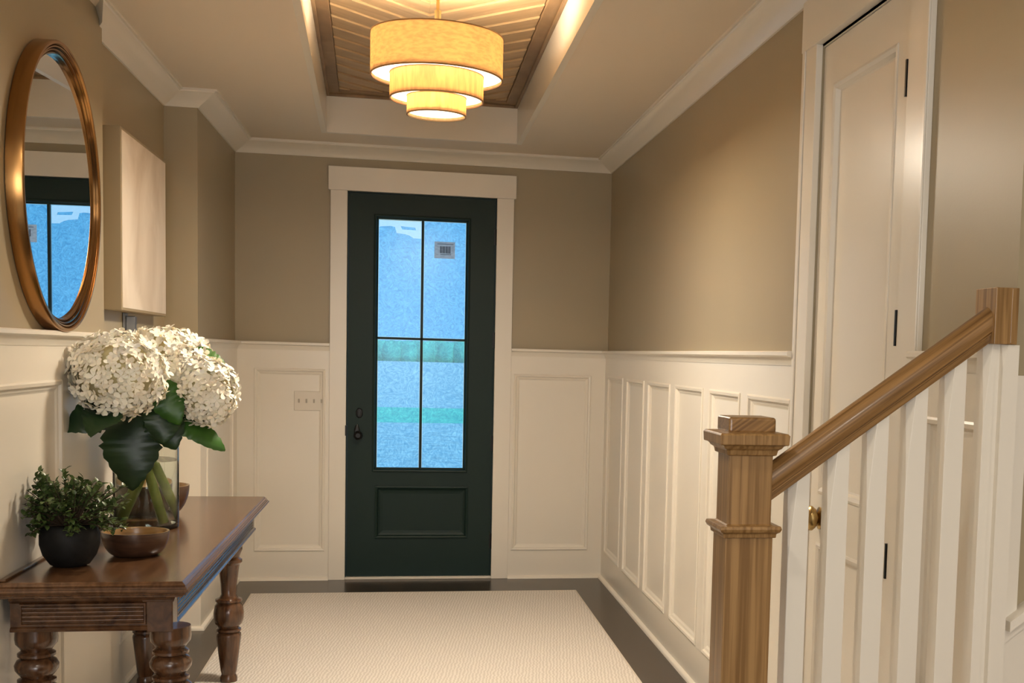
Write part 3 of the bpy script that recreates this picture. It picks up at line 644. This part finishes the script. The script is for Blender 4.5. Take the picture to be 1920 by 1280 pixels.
# ------------------------------------------------------------------ bowls
def bowl(name, label, c, R, H, foot, sx=1, sy=1, t_=.006):
    b = thing(name, label, 'bowl', c)
    out = [(foot, 0), (foot+.01, .001)]+[(foot+.01+(R-foot-.01)*math.sin(PI/2*i/10), H*(1-math.cos(PI/2*i/10))) for i in range(1, 11)]
    out[-1] = (R, H-.004)
    inn = [(R-.002, H), (R-t_, H), (R-t_-.003, H-.006)]+[((R-t_)*math.cos(PI/2*i/8), H-.006-(H-.014)*math.sin(PI/2*i/8)) for i in range(1, 9)]
    bm = NB(); lathe(bm, c, out+[(R, H)]+inn[:1], 48, sx, sy); 
    for f in [f for f in bm.faces if len(f.verts) > 4 and f.calc_center_median().z > c[2]+H*.9]: bm.faces.remove(f)
    obj('bowl_body', bm, 'bowl', b, smooth=True)
    bm = NB(); lathe(bm, c, inn[:-1]+[(.001, inn[-1][1])], 48, sx, sy, cap=False); obj('bowl_inside', bm, 'bowl_rim', b, smooth=True); return b
bowl('wooden_bowl', 'shallow oval dark wooden bowl before the glass vase', (-.872, 4.28, TZ), .106, .082, .045, 1.0, .95)
bowl('wooden_bowl', 'rounded dark wooden bowl half hidden behind the glass vase', (-1.000, 5.30, TZ), .130, .125, .045)

# ------------------------------------------------------------------ potted boxwood
pc = Vector((-1.028, 4.09, TZ))
pp = thing('potted_boxwood', 'small bushy boxwood in a charcoal pot on the console table', 'potted plant', pc)
bm = NB(); lathe(bm, pc, [(.045, 0), (.058, .006), (.078, .035), (.088, .07), (.088, .10), (.080, .125), (.074, .132), (.069, .130), (.074, .11), (.0001, .108)], 40); pt_ = obj('pot', bm, 'pot', pp, smooth='all')
bm = NB(); lathe(bm, pc, [(.0001, .118), (.073, .112)], 24, cap=False); obj('soil', bm, 'soil', pp)
def leaf(bm, p, d, up, L, W, n=5, curl=.3, fold=.18, wave=0.0):
    d = Vector(d).normalized(); up = Vector(up); sd = d.cross(up).normalized(); up = sd.cross(d)
    rows = []
    for i in range(n+1):
        t = i/n; wd = W*(math.sin(PI*min(1, t*.96+.02))**.8)*(1.15-.35*t) if 0 < i < n else W*.03
        c = Vector(p)+d*L*t*(1-.12*curl*t)-up*curl*L*t*t*.6; wv_ = wave*W*math.sin(t*9); wd *= 1+(.07*math.sin(i*2.4)+.04*(i % 2) if wave else 0)
        rows.append([bm.verts.new(c-sd*wd*.5+up*(fold*wd+wv_)), bm.verts.new(c), bm.verts.new(c+sd*wd*.5+up*(fold*wd-wv_))])
    for A, B in zip(rows, rows[1:]):
        for k in range(2): bm.faces.new((A[k], A[k+1], B[k+1], B[k]))
rnd = random.Random(3)
bl, bt = NB(), NB()
for i in range(130):
    a = rnd.uniform(0, 2*PI); e = rnd.uniform(-.55, 1.1); R_ = rnd.uniform(.8, 1.15)
    d = Vector((math.cos(a)*math.cos(e)*.175, math.sin(a)*math.cos(e)*.16, math.sin(e)*.13))*R_
    p0 = pc+Vector((d.x*.2, d.y*.2, .13)); p1 = pc+Vector((0, 0, .165))+d
    p1.x = max(p1.x, XN+.028); mid = (p0+p1)*.5+Vector((0, 0, .015)); tube(bt, [p0, mid, p1], [.0025, .002, .001], 5)
    for j in range(13):
        t = .35+.65*j/12; q = p0.lerp(p1, t)+Vector((0, 0, .015*math.sin(PI*t)))
        dd = Vector((rnd.uniform(-1, 1), rnd.uniform(-1, 1), rnd.uniform(-.3, 1)))+d.normalized()*.6
        if q.x < XN+.045: dd.x = abs(dd.x)
        leaf(bl, q, dd, (rnd.uniform(-.4, .4), rnd.uniform(-.4, .4), 1), rnd.uniform(.019, .030), rnd.uniform(.012, .017), 3, .3)
obj('foliage', bl, 'box_leaf', pp, smooth='all'); obj('twigs', bt, 'twig', pp)

# ------------------------------------------------------------------ vase
vc = Vector((-.965, 4.93, TZ)); VR, VH = .118, .40
vs_ = thing('glass_vase', 'clear glass cylinder vase of water holding the white hydrangeas', 'vase', vc)
bm = NB(); lathe(bm, vc, [(.0001, 0), (VR-.006, 0), (VR-.001, .004), (VR, .02), (VR, VH), (VR-.003, VH+.001), (VR-.004, VH), (VR-.004, .022), (VR-.007, .016), (.0001, .015)], 64, cap=False); obj('glass_body', bm, 'glass', vs_, smooth=True)
bm = NB(); lathe(bm, vc, [(.0001, .0155), (VR-.008, .0165), (VR-.0045, .023), (VR-.0045, .26), (.0001, .26)], 64, cap=False); obj('water', bm, 'water', vs_, smooth=True)

# ------------------------------------------------------------------ hydrangeas
def floret(bm, p, n, s, rnd):
    n = n.normalized(); a = n.orthogonal().normalized(); a = (Quaternion(n, rnd.uniform(0, 2*PI)) @ a); b = n.cross(a)
    for k in range(4):
        th_ = k*PI/2+rnd.uniform(-.1, .1); u = a*math.cos(th_)+b*math.sin(th_); v = n.cross(u)
        cup = rnd.uniform(.05, .4)
        pts = [(0, 0, 0), (.35, -.28, .05), (.35, .28, .05), (.8, -.40, cup*.7), (.8, 0, cup*.4), (.8, .40, cup*.7), (1.08, -.2, cup), (1.08, .2, cup)]
        V = [bm.verts.new(p+(u*x+v*y+n*z)*s) for x, y, z in pts]
        for f in ((0, 1, 4), (0, 4, 2), (1, 3, 4), (4, 5, 2), (3, 6, 4), (4, 6, 7), (4, 7, 5)): bm.faces.new([V[i] for i in f])
def hydrangea(label, c, r, seed, foot, leaves, nfl=170, neck=(-.96, 4.86, TZ+.30), stemr=.014):
    rnd = random.Random(seed); c = Vector(c)
    t = thing('hydrangea', label, 'flower', foot, group=None)
    bm = NB()
    bc = NB(); bmesh.ops.create_icosphere(bc, subdivisions=3, radius=.80, matrix=Matrix.Translation(c) @ Matrix.Diagonal((*r, 1)))
    for v in bc.verts: v.co += (v.co-c)*noise.noise(v.co*18)*.12
    nfl = int(nfl*1.7)
    for i in range(nfl):
        z = 1-2*(i+.5)/nfl; a = i*2.399963+rnd.uniform(-.15, .15); q = math.sqrt(1-z*z)
        d = Vector((q*math.cos(a), q*math.sin(a), z)); k = rnd.uniform(.86, 1.04)
        p = c+Vector((d.x*r[0], d.y*r[1], d.z*r[2]))*k
        if p.x < XN+.012: p.x = XN+.012+rnd.uniform(0, .01)
        n = (d+Vector((rnd.uniform(-.45, .45), rnd.uniform(-.45, .45), rnd.uniform(-.45, .45))))
        floret(bm, p, n, rnd.uniform(.016, .026), rnd)
    obj('bloom', bm, 'petal', t, smooth='all'); obj('bloom_core', bc, 'petal_core', t, smooth='all')
    f = Vector(foot)+Vector((0, 0, .004)); nk = Vector(neck); bm = NB()
    P = [f, f.lerp(nk, .5)]; 
    for k in range(5): s = k/4; P.append(nk.lerp(c, s*.9)+Vector((0, 0, .02*math.sin(PI*s))))
    tube(bm, P, [stemr*1.2, stemr*1.15, stemr*1.0, stemr*.7, stemr*.6, stemr*.55, stemr*.5], 12); obj('stem', bm, 'stem', t, smooth='all')
    for (p, d, up, L, W, mt, cu) in leaves:
        bm = NB(); leaf(bm, p, d, up, L, W, 22, cu, .16, .06); o = obj('leaf', bm, mt, t, smooth='all')
        o.modifiers.new('solid', 'SOLIDIFY').thickness = .001
zf = TZ+.02
hydrangea('large cream hydrangea head at the left, nearest the viewer', (-.985, 4.56, 1.352), (.163, .16, .150), 1, (-.905, 4.90, zf),
    [((-.99, 4.60, 1.23), (-.75, -.45, -.28), (0, -1, .5), .20, .13, 'leaf_dark', .3), ((-1.0, 4.55, 1.235), (-.2, -.8, -.35), (0, -.8, .9), .17, .13, 'leaf_dark', .3),
     ((-.97, 4.75, 1.24), (.0, -.2, -1), (0, -1, .1), .32, .20, 'leaf_dark', .15)], 260, neck=(-.965, 4.86, TZ+.31))
hydrangea('cream hydrangea head at the top back of the bouquet', (-.905, 4.98, 1.425), (.165, .15, .100), 2, (-1.035, 4.93, zf),
    [((-.80, 4.86, 1.44), (.9, -.35, -.38), (0, -1, .6), .18, .085, 'leaf_mid', .3)], 190, neck=(-.945, 4.87, TZ+.31))
hydrangea('small cream hydrangea head in the middle right of the bouquet', (-.795, 4.78, 1.375), (.085, .09, .082), 3, (-.87, 4.96, zf),
    [((-.875, 4.66, 1.34), (.45, -.25, -.85), (0, -1, .35), .19, .12, 'leaf_mid', .2), ((-.86, 4.66, 1.27), (.1, -.25, -.9), (.2, -1, .2), .17, .13, 'leaf_dark', .2)], 90, neck=(-.95, 4.86, TZ+.33))
hydrangea('cream hydrangea head drooping at the far right of the bouquet', (-.712, 4.72, 1.292), (.112, .115, .122), 4, (-1.04, 4.98, zf),
    [((-.86, 4.72, 1.20), (.9, -.15, -.38), (0, -.75, .65), .25, .10, 'leaf_mid', .35), ((-.89, 4.70, 1.25), (.35, -.2, -.7), (.1, -1, .3), .19, .14, 'leaf_dark', .2)], 170, neck=(-.935, 4.86, TZ+.31))
